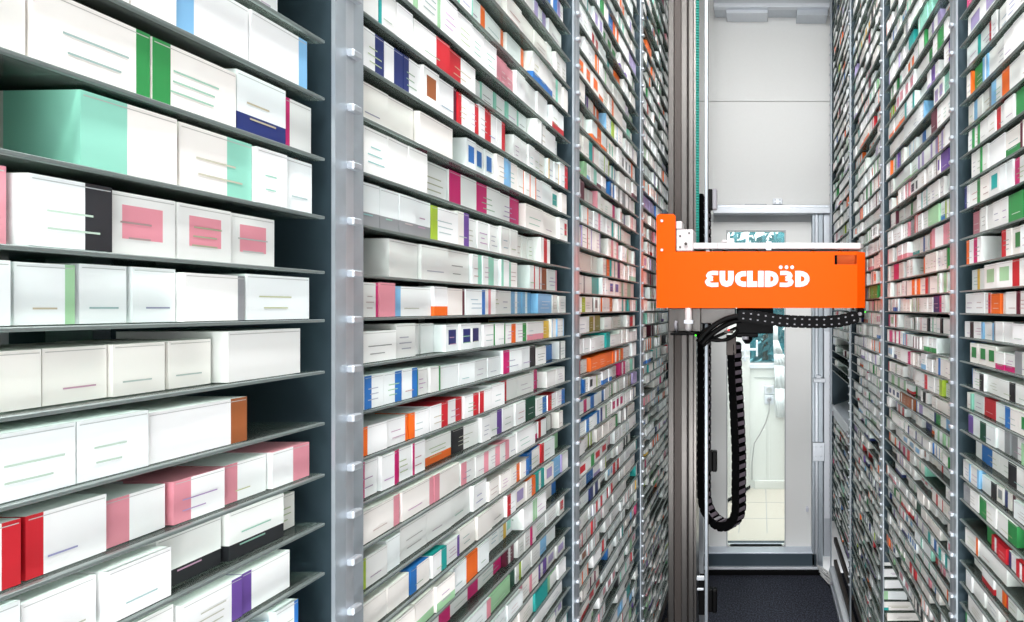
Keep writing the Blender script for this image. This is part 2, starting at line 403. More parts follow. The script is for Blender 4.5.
# ---------------------------------------------------------------- racks
XF = .45
POSTS = {-1: [-.12, .53, 1.181, 1.835, 2.49, 3.075], 1: [-.18, .47, 1.122, 1.778, 2.41, 3.06]}
YN = [-28, -1, 26, 54, 82, 110.5, 138, 162, 188.5, 214, 241, 267, 291.5, 313, 336, 359, 382, 404, 426, 449, 471, 493, 513, 533, 553, 574, 594, 614]
base_grid = [H - (y - 308) / 433 for y in YN]
while base_grid[0] < 3.62: base_grid.insert(0, base_grid[0] + .063)
while base_grid[-1] > .36: base_grid.append(base_grid[-1] - .047)
base_grid.sort()
def grid_for(side, k):
    g = base_grid
    if k >= 3 or (k == 2 and side > 0):       # the far bays carry closer shelves low down
        out = [z for z in g if z > 1.45]; z = out[0]
        while z > .36: z -= .041; out.insert(0, z)
        g = out
    lo = {(1, 1): .44, (1, 2): .80, (1, 3): .33, (1, 4): .39}.get((side, k), .30)
    return [z for z in g if z > lo]
shelf_cache = {}
def shelf_mesh(L, side):
    key = (round(L, 3), side)
    if key not in shelf_cache:
        b = MB()
        x0, x1 = (0, .36) if side > 0 else (-.36, 0)
        b.box(x0 + (.004 if side > 0 else 0), x1 - (0 if side > 0 else .004), .0, L, -.003, 0, 'glass')
        if side > 0: b.box(-.001, .004, 0, L, -.0030, .0, 'edge', .0006)
        else: b.box(-.004, .001, 0, L, -.0030, .0, 'edge', .0006)
        shelf_cache[key] = b.mesh('shelf')
    return shelf_cache[key]
def post_mesh(mb, side, y, z0, z1, zs):
    """perforated upright: a C section with a row of clips that carry the shelves"""
    f = side * (XF - .006); d = side * (XF - .002)
    x0, x1 = min(f, d), max(f, d)
    mb.box(x0, x1, y - .022, y - .018, z0, z1, 'upright'); mb.box(x0, x1, y + .010, y + .014, z0, z1, 'upright')
    xa, xb = min(f, f + side * .003), max(f, f + side * .003)
    mb.box(xa, xb, y - .018, y - .009, z0, z1, 'upright'); mb.box(xa, xb, y + .001, y + .010, z0, z1, 'upright')
    mb.box(xa, xb, y - .009, y + .001, z0, z1, 'alu')
    for z in zs:
        xc, xd = min(f, f - side * .008), max(f, f - side * .008)
        mb.box(xc, xd, y - .009, y + .004, z - .005, z + .003, 'alu', .0015)
ordn = ['first', 'second', 'third', 'fourth', 'fifth', 'sixth', 'seventh', 'eighth', 'ninth', 'tenth', 'eleventh', 'twelfth', 'thirteenth', 'fourteenth', 'fifteenth', 'sixteenth', 'seventeenth', 'eighteenth', 'nineteenth', 'twentieth']
BAYN = {-1: ['', 'nearest', 'second', 'third', 'far'], 1: ['', 'nearest', 'second', 'third', 'far']}
rows = []           # (side, bay, z_shelf, clear height, y0, y1)
for side in (-1, 1):
    ps = POSTS[side]
    for k in range(5):
        y0, y1 = ps[k], ps[k + 1]
        g = grid_for(side, k)
        nm = ('beside the viewpoint', 'nearest full rack', 'second full rack', 'third full rack', 'at far end by the door')[k]
        t = thing('glass_shelf_rack', (side * (XF + .18), (y0 + y1) / 2, 0), ('right' if side > 0 else 'left') + ' hand rack of glass shelves with medicine boxes, ' + nm, 'shelving rack', 'glass shelf racks along the aisle')
        tag(t)
        zt = 3.80; zb = .02
        b = MB(); post_mesh(b, side, y1, zb, zt, g)
        b.build('upright', t)
        if k == 0:
            b = MB(); post_mesh(b, side, y0, zb, zt, g); b.build('upright', t)
        b = MB(); xs = side * (XF + .365); b.box(min(xs, xs + side * .004), max(xs, xs + side * .004), y0 + .02, y1 - .022, max(.1, g[0] - .05), zt, 'back'); b.build('back_panel', t)
        b = MB(); yy = y1 - .006; b.box(min(side * (XF + .003), side * (XF + .36)), max(side * (XF + .003), side * (XF + .36)), yy, yy + .003, max(.1, g[0] - .05), zt, 'back'); b.build('side_panel', t)  # dark sheet stands in for the shaded gap at the bay end
        b = MB(); b.box(min(side * (XF + .25), side * (XF + .30)), max(side * (XF + .25), side * (XF + .30)), y1 - .02, y1 + .012, zb, zt, 'upright'); b.build('rear_upright', t)
        b = MB()
        for zz in (.10, .24): b.box(min(side * (XF + .01), side * (XF + .03)), max(side * (XF + .01), side * (XF + .03)), y0 + .018, y1 - .024, zz, zz + .03, 'slot', .002)
        b.build('foot_bar', t)
        me = shelf_mesh(y1 - y0 - .046, side)
        for i, z in enumerate(g):
            vis = abs(z - H) < 1.15 * .72 * y1 + .12
            if not vis and not (k >= 3): continue
            if side > 0 and k == 4 and 1.02 < z < 1.30: continue      # the outlet bay is open here
            o = bpy.data.objects.new('shelf', me); COL.objects.link(o); o.parent = t
            o.location = Vector((side * XF, y0 + .018, z)) - t.location
            nxt = g[i + 1] if i + 1 < len(g) else z + .06
            rows.append((side, k, z, nxt - z - .006, y0 + .022, y1 - .030, i))
# outlet of the machine in the far right rack: dark bin, tilted steel slide
o = thing('outlet_slide', (.60, 2.74, 1.05), 'tilted steel outlet slide in the far right rack, under its nearly empty shelves', 'slide')
b = MB(); b.prism([(.455, 1.09), (.455, 1.10), (.80, 1.22), (.80, 1.21)], 'y', 2.44, 3.0, 'alu'); b.build('slide_plate', o)
b = MB(); b.box(.444, .454, 2.44, 3.01, 1.045, 1.105, 'alu_l', .002); b.build('front_lip', o)
b = MB(); b.tube([(.45, 2.47, 1.06), (.437, 2.47, 1.06)], .014, 'cap', 10); b.tube([(.45, 2.95, 1.06), (.437, 2.95, 1.06)], .014, 'cap', 10); b.build('roller', o)

# ---------------------------------------------------------------- cartons
WHITE = [(.97, .97, .96), (.98, .98, .98), (.94, .94, .94), (.96, .94, .92), (.93, .95, .95), (.89, .89, .88)]
PAL = {'orange': '#ee6a1e', 'red': '#c4202c', 'green': '#2d8a48', 'light green': '#9cc79c', 'blue': '#2a6fb8', 'light blue': '#7fb4dc',
       'teal': '#1c9c98', 'pink': '#dd8f9c', 'magenta': '#c81f6c', 'purple': '#6b4a9a', 'lime': '#a5bf3a', 'navy': '#22306e', 'black': '#26262a',
       'maroon': '#5a1c30', 'yellow': '#e0b53a', 'olive': '#8c8030', 'grey': '#8f9194', 'mint': '#8fd0bc', 'dark green': '#154a38', 'brown': '#96552e', 'lilac': '#a99ac8'}
BANDW = [('orange', 10), ('red', 9), ('green', 8), ('light green', 8), ('blue', 9), ('light blue', 7), ('teal', 6), ('pink', 8), ('magenta', 5), ('purple', 6), ('lime', 3), ('navy', 6), ('black', 6), ('maroon', 4), ('yellow', 2), ('grey', 9), ('mint', 4), ('lilac', 4), ('brown', 2)]
names = [n for n, w in BANDW]; wts = [w for n, w in BANDW]
HINTS = '''869,41,magenta,f;870,73,blue,b;861,108,orange,b;913,40,teal,f;936,53,green,b;933,77,purple,f;925,110,green,b;929,108,light blue,b;943,89,mint,f;936,127,maroon,f;918,141,blue,b;943,144,lilac,b;985,39,red,b;978,80,green,f;990,72,light blue,f;1020,72,orange,b;1001,121,red,b;890,113,lime,f;990,104,grey,b;
981,169,green,b;943,165,purple,f;978,195,yellow,b;972,199,green,b;972,227,pink,f;951,183,red,b;906,194,pink,f;907,212,green,b;928,221,light green,f;934,218,light green,f;916,228,red,f;906,232,pink,b;913,249,blue,b;929,241,red,b;922,266,orange,b;894,272,magenta,f;897,289,navy,b;916,286,orange,f;924,285,red,b;948,281,light green,b;934,303,navy,f;966,254,orange,b;988,249,magenta,b;998,248,red,b;1012,271,red,b;1020,174,magenta,b;989,305,orange,f;
895,319,red,b;911,324,dark green,b;934,324,black,b;966,326,black,b;967,350,blue,f;907,339,pink,b;910,354,magenta,f;934,364,blue,b;894,367,green,b;912,375,red,b;923,380,red,b;937,387,lime,b;976,380,black,b;1000,386,black,b;982,404,red,f;1003,420,blue,b;971,426,purple,b;988,432,dark green,b;919,414,lilac,b;929,422,green,b;943,426,light blue,b;915,428,navy,f;906,422,teal,b;975,452,blue,b;989,456,light blue,b;
975,456,blue,b;989,464,light blue,b;1006,472,black,b;986,486,black,b;1000,496,navy,b;1011,502,maroon,b;968,491,grey,b;917,509,dark green,f;982,543,green,f;1004,567,navy,b;990,588,orange,b;932,545,blue,b;913,574,red,f;930,561,red,b;
620,39,orange,f;603,62,orange,f;612,26,blue,f;617,83,orange,f;598,102,navy,f;618,108,orange,b;606,113,orange,f;657,37,orange,f;651,25,blue,b;631,33,orange,b;604,136,orange,f;617,128,lime,f;633,129,orange,b;614,144,dark green,b;597,148,teal,b;583,131,pink,b;590,171,light green,f;601,175,mint,b;621,171,teal,b;623,211,magenta,b;606,222,pink,b;590,240,red,b;551,248,red,b;565,173,red,b;
581,257,orange,f;611,267,orange,f;554,276,brown,b;597,285,teal,f;525,303,light blue,f;540,303,light blue,f;554,303,light blue,f;587,303,lime,f;596,303,black,b;603,303,orange,b;617,302,orange,f;597,323,olive,f;606,322,olive,f;513,331,orange,b;611,340,teal,f;624,354,orange,f;584,365,red,b;623,370,magenta,f;617,371,magenta,b;514,365,magenta,b;528,361,black,b;551,351,blue,b;655,367,dark green,f;
520,390,green,b;516,393,red,b;543,384,magenta,b;588,389,blue,b;590,404,magenta,b;540,408,dark green,f;550,402,red,b;507,424,purple,b;483,440,black,b;603,417,navy,b;616,422,green,b;557,428,black,f;549,431,red,b;563,447,light green,f;530,471,blue,b;524,473,orange,b;547,460,blue,b;561,467,light blue,f;549,483,teal,f;536,486,orange,b;631,379,olive,f;596,474,blue,f;620,469,red,f;595,460,green,b;
445,569,teal,b;485,566,orange,f;434,579,blue,b;519,508,red,b;519,531,yellow,b;525,554,maroon,f;541,536,magenta,b;552,544,light blue,f;552,597,teal,f;506,599,light green,f;514,582,dark green,f;552,564,purple,f'''
HINTS = [(float(a), float(b_), c, d) for a, b_, c, d in (q.strip().split(',') for q in HINTS.replace('\n', '').split(';') if q.strip())]

class Cartons:
    def __init__(s): s.v = []; s.f = []; s.c = []
    def quad(s, p, c): 
        k = len(s.v); s.v += p; s.f.append((k, k + 1, k + 2, k + 3)); s.c.append(c)
    def add(s, bx, detail=True):
        """one carton: a folding box with a printed end, top, near side and tuck flap"""
        side, x0, y0, z0, w, d, h, yaw, style, cn, wc, seed = bx
        q = random.Random(seed)
        wcol = wc; col = lin(PAL[cn]) if cn else wc
        ca, sa = math.cos(yaw), math.sin(yaw)
        def T(dx, dy, dz):            # dx into the rack, dy along the aisle
            X = dx * ca - dy * sa; Y = dx * sa + dy * ca
            return (x0 + side * X, y0 + Y, z0 + dz)
        # colour layout
        full = style == 'f'
        body = col if full else wcol
        other = wcol if full else col
        if style == 'b': lo, hi = (0, q.uniform(.3, .45)) if q.random() < .5 else (q.uniform(.5, .65), 1)
        elif style == 'n': lo, hi = (0, q.uniform(.12, .25)) if q.random() < .5 else (q.uniform(.78, .88), 1)
        elif full: lo, hi = (.35, .6) if q.random() < .3 else (2, 3)
        else: lo, hi = 2, 3
        top_c = other if (style == 'b' and q.random() < .25) else body
        side_c = body
        # end face (towards the aisle)
        us = [0, 1]
        if lo < 1: us = sorted({0, max(lo, 0), min(hi, 1), 1})
        e = 0.0012
        vs = [0, .5, 1]; hb = None
        if style == 'h': vs = [0, .32, 1]; hb = col
        if detail and style == 'p': us = [0, .2, .8, 1]; vs = [0, .25, .8, 1]
        for i in range(len(us) - 1):
            for j in range(len(vs) - 1):
                a0, a1, b0, b1 = us[i], us[i + 1], vs[j], vs[j + 1]
                mid = (a0 + a1) / 2; c = body
                if lo < mid < hi: c = other
                if hb is not None and j == 0: c = hb
                if style == 'p' and i == 1 and j == 1: c = col
                s.quad([T(0, a0 * w, b0 * h), T(0, a1 * w, b0 * h), T(0, a1 * w, b1 * h), T(0, a0 * w, b1 * h)], c)
        # top, bottom, back
        s.quad([T(0, 0, h), T(0, w, h), T(d, w, h), T(d, 0, h)], top_c)
        s.quad([T(0, 0, 0), T(d, 0, 0), T(d, w, 0), T(0, w, 0)], body)
        s.quad([T(d, 0, 0), T(d, 0, h), T(d, w, h), T(d, w, 0)], body)
        # sides: near side carries a band that wraps round from the end
        t = q.choice([0, .18, .35, .6]) if style in 'bhn' else 0
        for yy in (0, w):
            if t and ((yy == 0 and lo < .2) or (yy == w and hi > .8) or style == 'h'):
                hz = 1 if style != 'h' else .32
                s.quad([T(0, yy, 0), T(t * d, yy, 0), T(t * d, yy, h * hz), T(0, yy, h * hz)], other if style != 'h' else col)
                if hz < 1: s.quad([T(0, yy, h * hz), T(t * d, yy, h * hz), T(t * d, yy, h), T(0, yy, h)], body)
                s.quad([T(t * d, yy, 0), T(d, yy, 0), T(d, yy, h), T(t * d, yy, h)], body)
            else:
                s.quad([T(0, yy, 0), T(d, yy, 0), T(d, yy, h), T(0, yy, h)], side_c)
        if detail:
            # printed lines and the slit of the tuck flap stand a hair proud of the board
            g = tuple(v * q.choice([.35, .5, .6]) for v in wcol) if not full else tuple(min(1, v * .4 + .5) for v in col)
            n = q.choice([0, 1, 2, 3])
            for k in range(n):
                zz = h * (.25 + .5 * k / n); a = w * q.uniform(.15, .3); bb = w * q.uniform(.6, .88)
                if h < .02: break
                s.quad([T(-.0004, a, zz), T(-.0004, bb, zz), T(-.0004, bb, zz + h * .03), T(-.0004, a, zz + h * .03)], g)
            s.quad([T(-.0004, .001, h * .93), T(-.0004, w - .001, h * .93), T(-.0004, w - .001, h * .945), T(-.0004, .001, h * .945)], tuple(v * .55 for v in body))
            for k in range(q.choice([0, 0, 2, 3])):
                zz = h * (.3 + .15 * k); a = d * q.uniform(.15, .35); bb = d * q.uniform(.5, .85)
                s.quad([T(a, -.0004, zz), T(bb, -.0004, zz), T(bb, -.0004, zz + h * .05), T(a, -.0004, zz + h * .05)], g)
    def build(s, name, origin):
        v = [(p[0] - origin[0], p[1] - origin[1], p[2] - origin[2]) for p in s.v]
        me = bpy.data.meshes.new(name); me.from_pydata(v, [], s.f); me.materials.append(M['carton'])
        ca = me.color_attributes.new('print', 'FLOAT_COLOR', 'CORNER')
        buf = []
        for c in s.c: buf += [c[0], c[1], c[2], 1.0] * 4
        ca.data.foreach_set('color', buf); me.update()
        o = bpy.data.objects.new(name, me); COL.objects.link(o); o.location = origin
        return o
def in_photo(px, py):
    return 0 <= px <= 1024 and 0 <= py <= 622 and px > 617 - (617 - 413) * py / 622
boxes = []
for (side, k, z, clear, y0, y1, ri) in rows:
    y = y0 + R.uniform(0, .01); n = 0
    far_tall = clear > .05
    while y < y1 - .022:
        if side > 0 and k == 4 and 1.30 <= z < 1.52 and R.random() < .75: y += .06; continue
        if side > 0 and k == 3 and 1.2 < z < 1.62 and y > 2.28: break
        if R.random() < .035: y += R.uniform(.03, .10); continue
        run = R.choice([1, 1, 2, 2, 3, 4])
        w0 = R.choice([.022, .026, .03, .034, .038, .045, .052, .062]) * R.uniform(.92, 1.08)
        if k <= 1: w0 *= 1.12
        if k >= 3: w0 *= .8
        h0 = clear * (R.uniform(.87, .99) if z > H - .05 else (R.uniform(.8, .97) if k > 2 else R.uniform(.70, .95))); d0 = R.uniform(.075, .15); rec = R.choice([-.004, -.003, -.002, 0, .002, .006, .015]) 
        wc = tuple(lin([v])[0] * .97 for v in R.choice(WHITE))
        r = R.random()
        style = 'w' if r < .40 else ('n' if r < .66 else ('b' if r < .80 else ('h' if r < .88 else ('p' if r < .965 else 'f'))))
        if z > H + .45 and R.random() < .35: cn = R.choice(['orange', 'light green', 'mint', 'green', 'lilac', 'orange'])
        else: cn = R.choices(names, wts)[0]
        if style == 'w': cn = None
        for _ in range(run):
            if y + w0 > y1: break
            ww = w0 - R.choice([.001, .0015, .003])
            bx = [side, side * (XF + rec + R.uniform(0, .004) + .006), y, z + .0008, ww, d0, h0 * R.uniform(.985, 1), R.gauss(0, .022), style, cn, wc, R.random()]
            n += 1
            px, py = proj(side * XF, y + w0 / 2, z + h0 / 2) if y + w0 / 2 > .05 else (-999, -999)
            boxes.append([bx, px, py, k, ri, n])
            y += w0
# colours seen in the photograph, given to the carton that stands there
for hx, hy, cn, st in HINTS:
    best = min(boxes, key=lambda b_: (b_[1] - hx) ** 2 + 1.5 * (b_[2] - hy) ** 2)
    best[0][8] = st; best[0][9] = cn
def area_of(b_):
    side, x0, y0, z0, w, d, h = b_[0][:7]
    if y0 < .1: return 0
    sc_ = F / y0
    return (h * sc_) * (abs(proj(side * XF, y0, z0)[0] - proj(side * XF, y0 + w, z0)[0]) + 2)
vis = [b_ for b_ in boxes if in_photo(b_[1], b_[2]) and not (640 < b_[1] < 872 and 200 < b_[2] < 340)]
vis.sort(key=area_of, reverse=True)
top = set(id(b_) for b_ in vis[:300])
eye = {}
def shelf_words(side, k, z):
    g = grid_for(side, k)
    up = [q for q in g if q > H - .012]; dn = [q for q in g if q <= H - .012]
    if z in up: i = up.index(z); return '%s shelf above eye level' % (ordn[i] if i < 20 else 'highest')
    i = len(dn) - 1 - dn.index(z); return '%s shelf below eye level' % (ordn[i] if i < 20 else 'lowest')
rowz = {(s_, k_, ri_): z_ for (s_, k_, z_, c_, a_, b2_, ri_) in rows}
rowcount = {}
for b_ in boxes: rowcount[(b_[0][0], b_[3], b_[4])] = max(rowcount.get((b_[0][0], b_[3], b_[4]), 0), b_[5])
DESC = {'w': 'plain white', 'n': 'white %s-edged', 'b': 'white %s-banded', 'h': 'white %s-footed', 'p': 'white %s-patched', 'f': '%s coloured'}
rest = Cartons()
for b_ in boxes:
    bx, px, py, k, ri, n = b_
    if id(b_) in top:
        c = Cartons(); c.add(bx)
        o = c.build('medicine_box', (bx[1] + bx[0] * bx[5] / 2, bx[2] + bx[4] / 2, bx[3]))
        side = bx[0]; z = rowz[(side, k, ri)]
        nf = rowcount[(side, k, ri)] - n
        ds = DESC[bx[8]]; ds = ds % bx[9].replace(' ', '-') if '%s' in ds else ds
        tag(o, '%s box, %s rack %s, %s, %s from far upright' % (ds, BAYN[side][k], 'right' if side > 0 else 'left', shelf_words(side, k, z), ordn[nf]), 'medicine box', 'medicine boxes on the glass shelves')
    else:
        rest.add(bx, detail=(px > -400 and bx[2] < 2.3))
o = rest.build('medicine_boxes', (0, 1.5, .3))
tag(o, 'mostly white medicine boxes filling the rest of the glass shelves on both sides', 'medicine boxes', kind='stuff')

# ---------------------------------------------------------------- mast
ms = thing('lifting_mast', (-.345, 2.2, 0), 'tall vertical aluminium mast left of the aisle carrying the orange carriage', 'mast')
b = MB()
x0, x1 = -.405, -.285; yf = 2.14
b.box(x0, x1, yf + .03, yf + .13, .03, 3.85, 'mast')
for a0, a1, dy in ((0, .026, 0), (.058, .085, -.004), (.090, .112, 0)): b.box(x0 + a0, x0 + a1, yf + dy, yf + .03, .03, 3.85, 'mast', .003)
b.build('mast_profile', ms)
b = MB(); b.box(x0 + .027, x0 + .057, yf + .016, yf + .03, .03, 3.85, 'slot'); b.box(x0 + .086, x0 + .089, yf + .016, yf + .03, .03, 3.85, 'slot'); b.build('slot_strip', ms)
b = MB(); b.box(-.47 + .03, -.262, yf - .02, yf + .16, .0, .03, 'alu', .004); b.build('base_plate', ms)
b = MB(); b.box(-.2835, -.270, yf + .012, yf + .018, 1.92, 3.84, 'teal')
z = 1.92
while z < 3.84: b.box(-.2835, -.270, yf + .004, yf + .012, z, z + .006, 'teal', .001); z += .012
b.box(-.2835, -.268, yf + .0, yf + .018, 1.90, 1.92, 'slot'); tag(b.build('drive_belt'), 'teal green toothed drive belt running down beside the aluminium mast', 'belt')
st = thing('guide_strip', (-.235, 2.13, 0), 'slim pale vertical guide strip standing right of the mast and belt', 'strip')
b = MB(); b.box(-.242, -.228, 2.125, 2.14, .03, 3.85, 'upright', .002); b.box(-.2280, -.2265, 2.127, 2.138, .03, 3.85, 'slot'); b.box(-.25, -.22, 2.11, 2.155, 0, .03, 'alu', .002); b.build('strip_profile', st)
for zc, hh in ((2.175, .09), (1.03, .09), (.42, .10)):
    b = MB(); b.box(-.226, -.208, 2.12, 2.15, zc - hh / 2, zc + hh / 2, 'black', .003)
    b.box(-.208, -.188, 2.115, 2.145, zc - hh / 2, zc + hh / 2, 'cap' if zc > 2 else 'black', .004); b.build('end_block', st)
b = MB()
b.box(-.275, -.245, 2.165, 2.20, .33, .50, 'black', .004); b.box(-.282, -.246, 2.155, 2.165, .49, .51, 'alu_l', .003); b.box(-.28, -.25, 2.157, 2.165, .445, .455, 'alu_l', .002); b.build('belt_clamp', st)
b = MB(); b.box(-.37, -.29, 2.62, 2.70, .0, .20, 'alu', .006); b.tube([(-.36, 2.62, .12), (-.30, 2.62, .12)], .02, 'alu_l', 10); b.box(-.36, -.30, 2.60, 2.615, .115, .135, 'copper', .002)
b.box(-.35, -.31, 2.66, 2.69, .20, .62, 'alu_l', .003)
tag(b.build('pulley_block'), 'small metal pulley block on the floor behind the mast foot', 'pulley block')

# ---------------------------------------------------------------- orange carriage
YC = 2.0
def cx(px, y=YC): return (px - VX) * y / F
def cz(py, y=YC): return H - (py - VY) * y / F
cg = thing('robot_carriage', (0, YC + .1, cz(308)), 'orange picking carriage with white lettering spanning the aisle', 'carriage')
zb, zt = cz(308), cz(251.5)
xl, xr = cx(656.5), cx(857)
th = .004
b = MB()
# front sheet with the rectangular recess at its upper right
rx0, rx1, rz0, rz1 = cx(834.5), cx(857.0), cz(264.5), cz(255.0)
b.box(xl + .055, rx0, YC, YC + th, zb, zt, 'orange')
b.box(rx0, rx1, YC, YC + th, zb, rz0, 'orange'); b.box(rx0, rx1, YC, YC + th, rz1, zt, 'orange')
# left cheek: sheet that rises into the tab
b.prism([(xl, zb), (xl + .055, zb), (xl + .055, zt), (cx(675.5), zt), (cx(675.5), cz(216)), (cx(673.5), cz(214)), (cx(659), cz(214)), (xl, cz(216))], 'y', YC - .0005, YC + th, 'orange')
fp = b.build('front_panel', cg)
b = MB()
# right end: chamfered return with slightly bigger side cheek, floor and top returns
b.prism([(rx1, YC), (rx1 + .001, YC), (cx(866) + .004, YC + .034), (cx(866) + .004, YC + .24), (cx(866), YC + .24), (cx(866), YC + .036), (rx1, YC + .004)], 'z', zb, zt, 'orange')
b.build('side_panel', cg)
b = MB(); b.box(xl, xl + .004, YC + .004, YC + .115, zb, cz(215), 'orange', .001); b.build('side_panel', cg)
b = MB(); b.box(xl + .004, -.18, YC + .004, YC + .115, zb, zb + .004, 'orange', .001); b.box(-.18, rx1, YC + .004, YC + .24, zb, zb + .004, 'orange', .001); b.build('floor_panel', cg)
b = MB(); b.box(rx0 - .002, rx1, YC + .05, YC + .054, rz0 - .01, rz1 + .01, 'orange_in'); b.box(rx0, rx0 + .018, YC + .046, YC + .0499, rz0 - .004, rz1 + .004, 'black'); b.box(rx1, rx1 + .002, YC + .006, YC + .05, rz0 - .01, rz1 + .01, 'orange_in'); b.box(rx0, rx1, YC + .004, YC + .05, rz0 - .004, rz0 - .001, 'orange'); b.build('recess', fp)  # black strip at the left stands in for shadow inside the recess
b = MB(); b.box(xl + .006, -.18, YC + .06, YC + .11, zb + .006, zt - .012, 'black', .004); b.box(-.18, rx1 + .02, YC + .06, YC + .235, zb + .006, zt - .012, 'black', .004); b.build('drive_housing', cg)
for (px, py) in ((662, 221), (662, 250)):
    b = MB(); b.tube([(cx(px), YC - .0005, cz(py)), (cx(px), YC - .005, cz(py))], .0055, 'alu_l', 10); b.build('bolt', fp)
b = MB(); b.box(cx(661), cx(666), YC + .01, YC + .05, cz(214), cz(209), 'back', .004); b.build('top_cap', cg)
# lettering
GL = [
 [(206, 132), (165, 131), (141, 138), (133, 152), (143, 166), (166, 173)], [(166, 173), (139, 180), (125, 196), (134, 212), (160, 219), (208, 217)],
 [(237, 116), (237, 185), (246, 205), (268, 213), (290, 205), (299, 185), (299, 116)],
 [(411, 137), (384, 137), (362, 145), (350, 160), (348, 175), (350, 190), (362, 205), (384, 213), (411, 213)],
 [(438, 116), (438, 234)], [(438, 213), (492, 213)],
 [(518, 116), (518, 234)],
 [(567, 116), (567, 234)], [(567, 137), (597, 137), (618, 147), (628, 165), (628, 185), (618, 203), (597, 213), (567, 213)],
 [(660, 132), (700, 131), (726, 138), (735, 152), (725, 166), (700, 173)], [(700, 173), (728, 180), (742, 196), (733, 212), (706, 219), (656, 217)],
 [(790, 116), (790, 234)], [(790, 137), (822, 137), (844, 147), (855, 165), (855, 185), (844, 203), (822, 213), (790, 213)]]
b = MB(); cnt = 0
def L(p): return cx(690 + p[0] / 7.314), cz(255 + p[1] / 7.314)
for gi, st_ in enumerate(GL):
    hw = 15.5 if gi in (0, 1, 9, 10) else (19 if gi == 3 else (18 if gi in (8, 12) else 20.5))
    P2 = [Vector(L(p)) for p in st_]; w_ = hw / 7.314 * YC / F
    for i in range(len(P2) - 1):
        a, c = P2[i], P2[i + 1]; t_ = (c - a).normalized(); nn = Vector((-t_.y, t_.x)) * w_
        cnt += 1; yo = YC - .0012 - cnt * 4e-6
        b.prism([tuple(a + nn), tuple(a - nn), tuple(c - nn), tuple(c + nn)], 'y', yo, YC + .0005, 'white')
        if i > 0:
            cnt += 1; yo = YC - .0012 - cnt * 4e-6
            b.prism([(a.x + w_ * math.cos(q * math.pi / 8), a.y + w_ * math.sin(q * math.pi / 8)) for q in range(16)], 'y', yo, YC + .0005, 'white')
for dx_ in (664, 706, 747):
    c0 = L((dx_, 90)); rr = 13.5 / 7.314 * YC / F
    b.prism([(c0[0] + rr * math.cos(q * math.pi / 9), c0[1] + rr * math.sin(q * math.pi / 9)) for q in range(18)], 'y', YC - .002, YC + .0005, 'white')
tag(b.build('lettering', fp), 'white rounded lettering with three dots over the digit')
# gripper table on top: white plates, hub, small lamp on its left
b = MB(); b.box(cx(690), cx(718), YC + .02, YC + .11, cz(248.5), cz(242), 'plate', .003); b.box(cx(716), cx(862), YC + .02, YC + .22, cz(248.5), cz(242), 'plate', .003)
b.prism([(cx(862), YC + .02), (cx(866), YC + .05), (cx(866), YC + .22), (cx(862), YC + .22)], 'z', cz(247), cz(242.5), 'plate'); tp = b.build('table_plate', cg)
b = MB(); b.box(cx(676), cx(693), YC + .005, YC + .10, cz(251), cz(229), 'plate', .003); b.box(cx(676), cx(682), YC + .0, YC + .06, cz(229), cz(221), 'plate', .003); bb = b.build('bearing_block', cg)
b = MB(); b.tube([(cx(686), YC + .005, cz(244)), (cx(686), YC - .004, cz(244))], .010, 'plate', 14); b.tube([(cx(686), YC - .004, cz(244)), (cx(686), YC - .007, cz(244))], .006, 'slot', 12)
for q in ((680, 236), (689, 233), (680, 247)): b.tube([(cx(q[0]), YC + .005, cz(q[1])), (cx(q[0]), YC + .001, cz(q[1]))], .004, 'slot', 8)
b.build('hub', bb)
b = MB(); 
for px in (705, 722, 756, 766, 812, 840): b.box(cx(px), cx(px + 4), YC + .03, YC + .08, cz(251.4), cz(248.5), 'alu_l', .001)
b.box(cx(712), cx(850), YC + .03, YC + .2, cz(251), cz(249), 'slot'); b.build('guide_block', cg)
b = MB(); b.box(cx(721), cx(726.5), YC + .03, YC + .05, cz(241.5), cz(238.5), 'plate', .004); b.box(cx(728), cx(733.5), YC + .05, YC + .07, cz(241.5), cz(236.5), 'plate', .002); b.box(cx(766), cx(771.5), YC + .012, YC + .03, cz(250), cz(241), 'white', .001); b.build('sensor', tp)
# underside: beam, lamp, shelf, drive block and motors
YU = YC + .03
b = MB(); b.box(cx(692), cx(735), YU + .02, YU + .08, cz(324), zb, 'mast', .003); b.box(cx(667), cx(700), YU, YU + .08, cz(332), zb, 'mast', .003); b.build('cross_beam', cg)
b = MB(); b.tube([(cx(688), YU - .02, cz(331)), (cx(688), YU - .02, zb)], .014, 'plate', 14); b.box(cx(684), cx(693), YU - .035, YU - .005, cz(324), cz(320), 'alu_l', .002); b.build('spindle', cg)
b = MB(); b.box(cx(671), cx(695), YU - .05, YU + .05, cz(335), cz(332.5), 'black', .002); cp = b.build('clamp_plate', cg)
b = MB(); b.tube([(cx(676), YU - .01, cz(332)), (cx(675), YU - .02, cz(324)), (cx(676), YU - .02, cz(321))], .007, 'cap', 10); b.build('lever', cp)
b = MB(); b.box(cx(736), cx(773.5), YU - .005, YU + .10, cz(334), zb, 'black', .004)
b.box(cx(736), cx(758), YU + .0, YU + .09, cz(338), cz(333), 'black', .004); db = b.build('drive_block', cg)
b = MB(); b.tube([(cx(747), YU + .04, cz(338)), (cx(747), YU + .04, cz(341)), (cx(747), YU + .04, cz(345))], [.022, .022, .010], 'black', 14); b.tube([(cx(745), YU + .0, cz(337)), (cx(745), YU + .0, cz(340))], .014, 'cap', 12); b.build('motor', db)
b = MB(); b.box(cx(859), cx(866), YU, YU + .04, cz(318), zb, 'black', .003); b.tube([(cx(861), YU, cz(314)), (cx(861), YU - .012, cz(314))], .008, 'cap', 10); b.build('connector', cg)
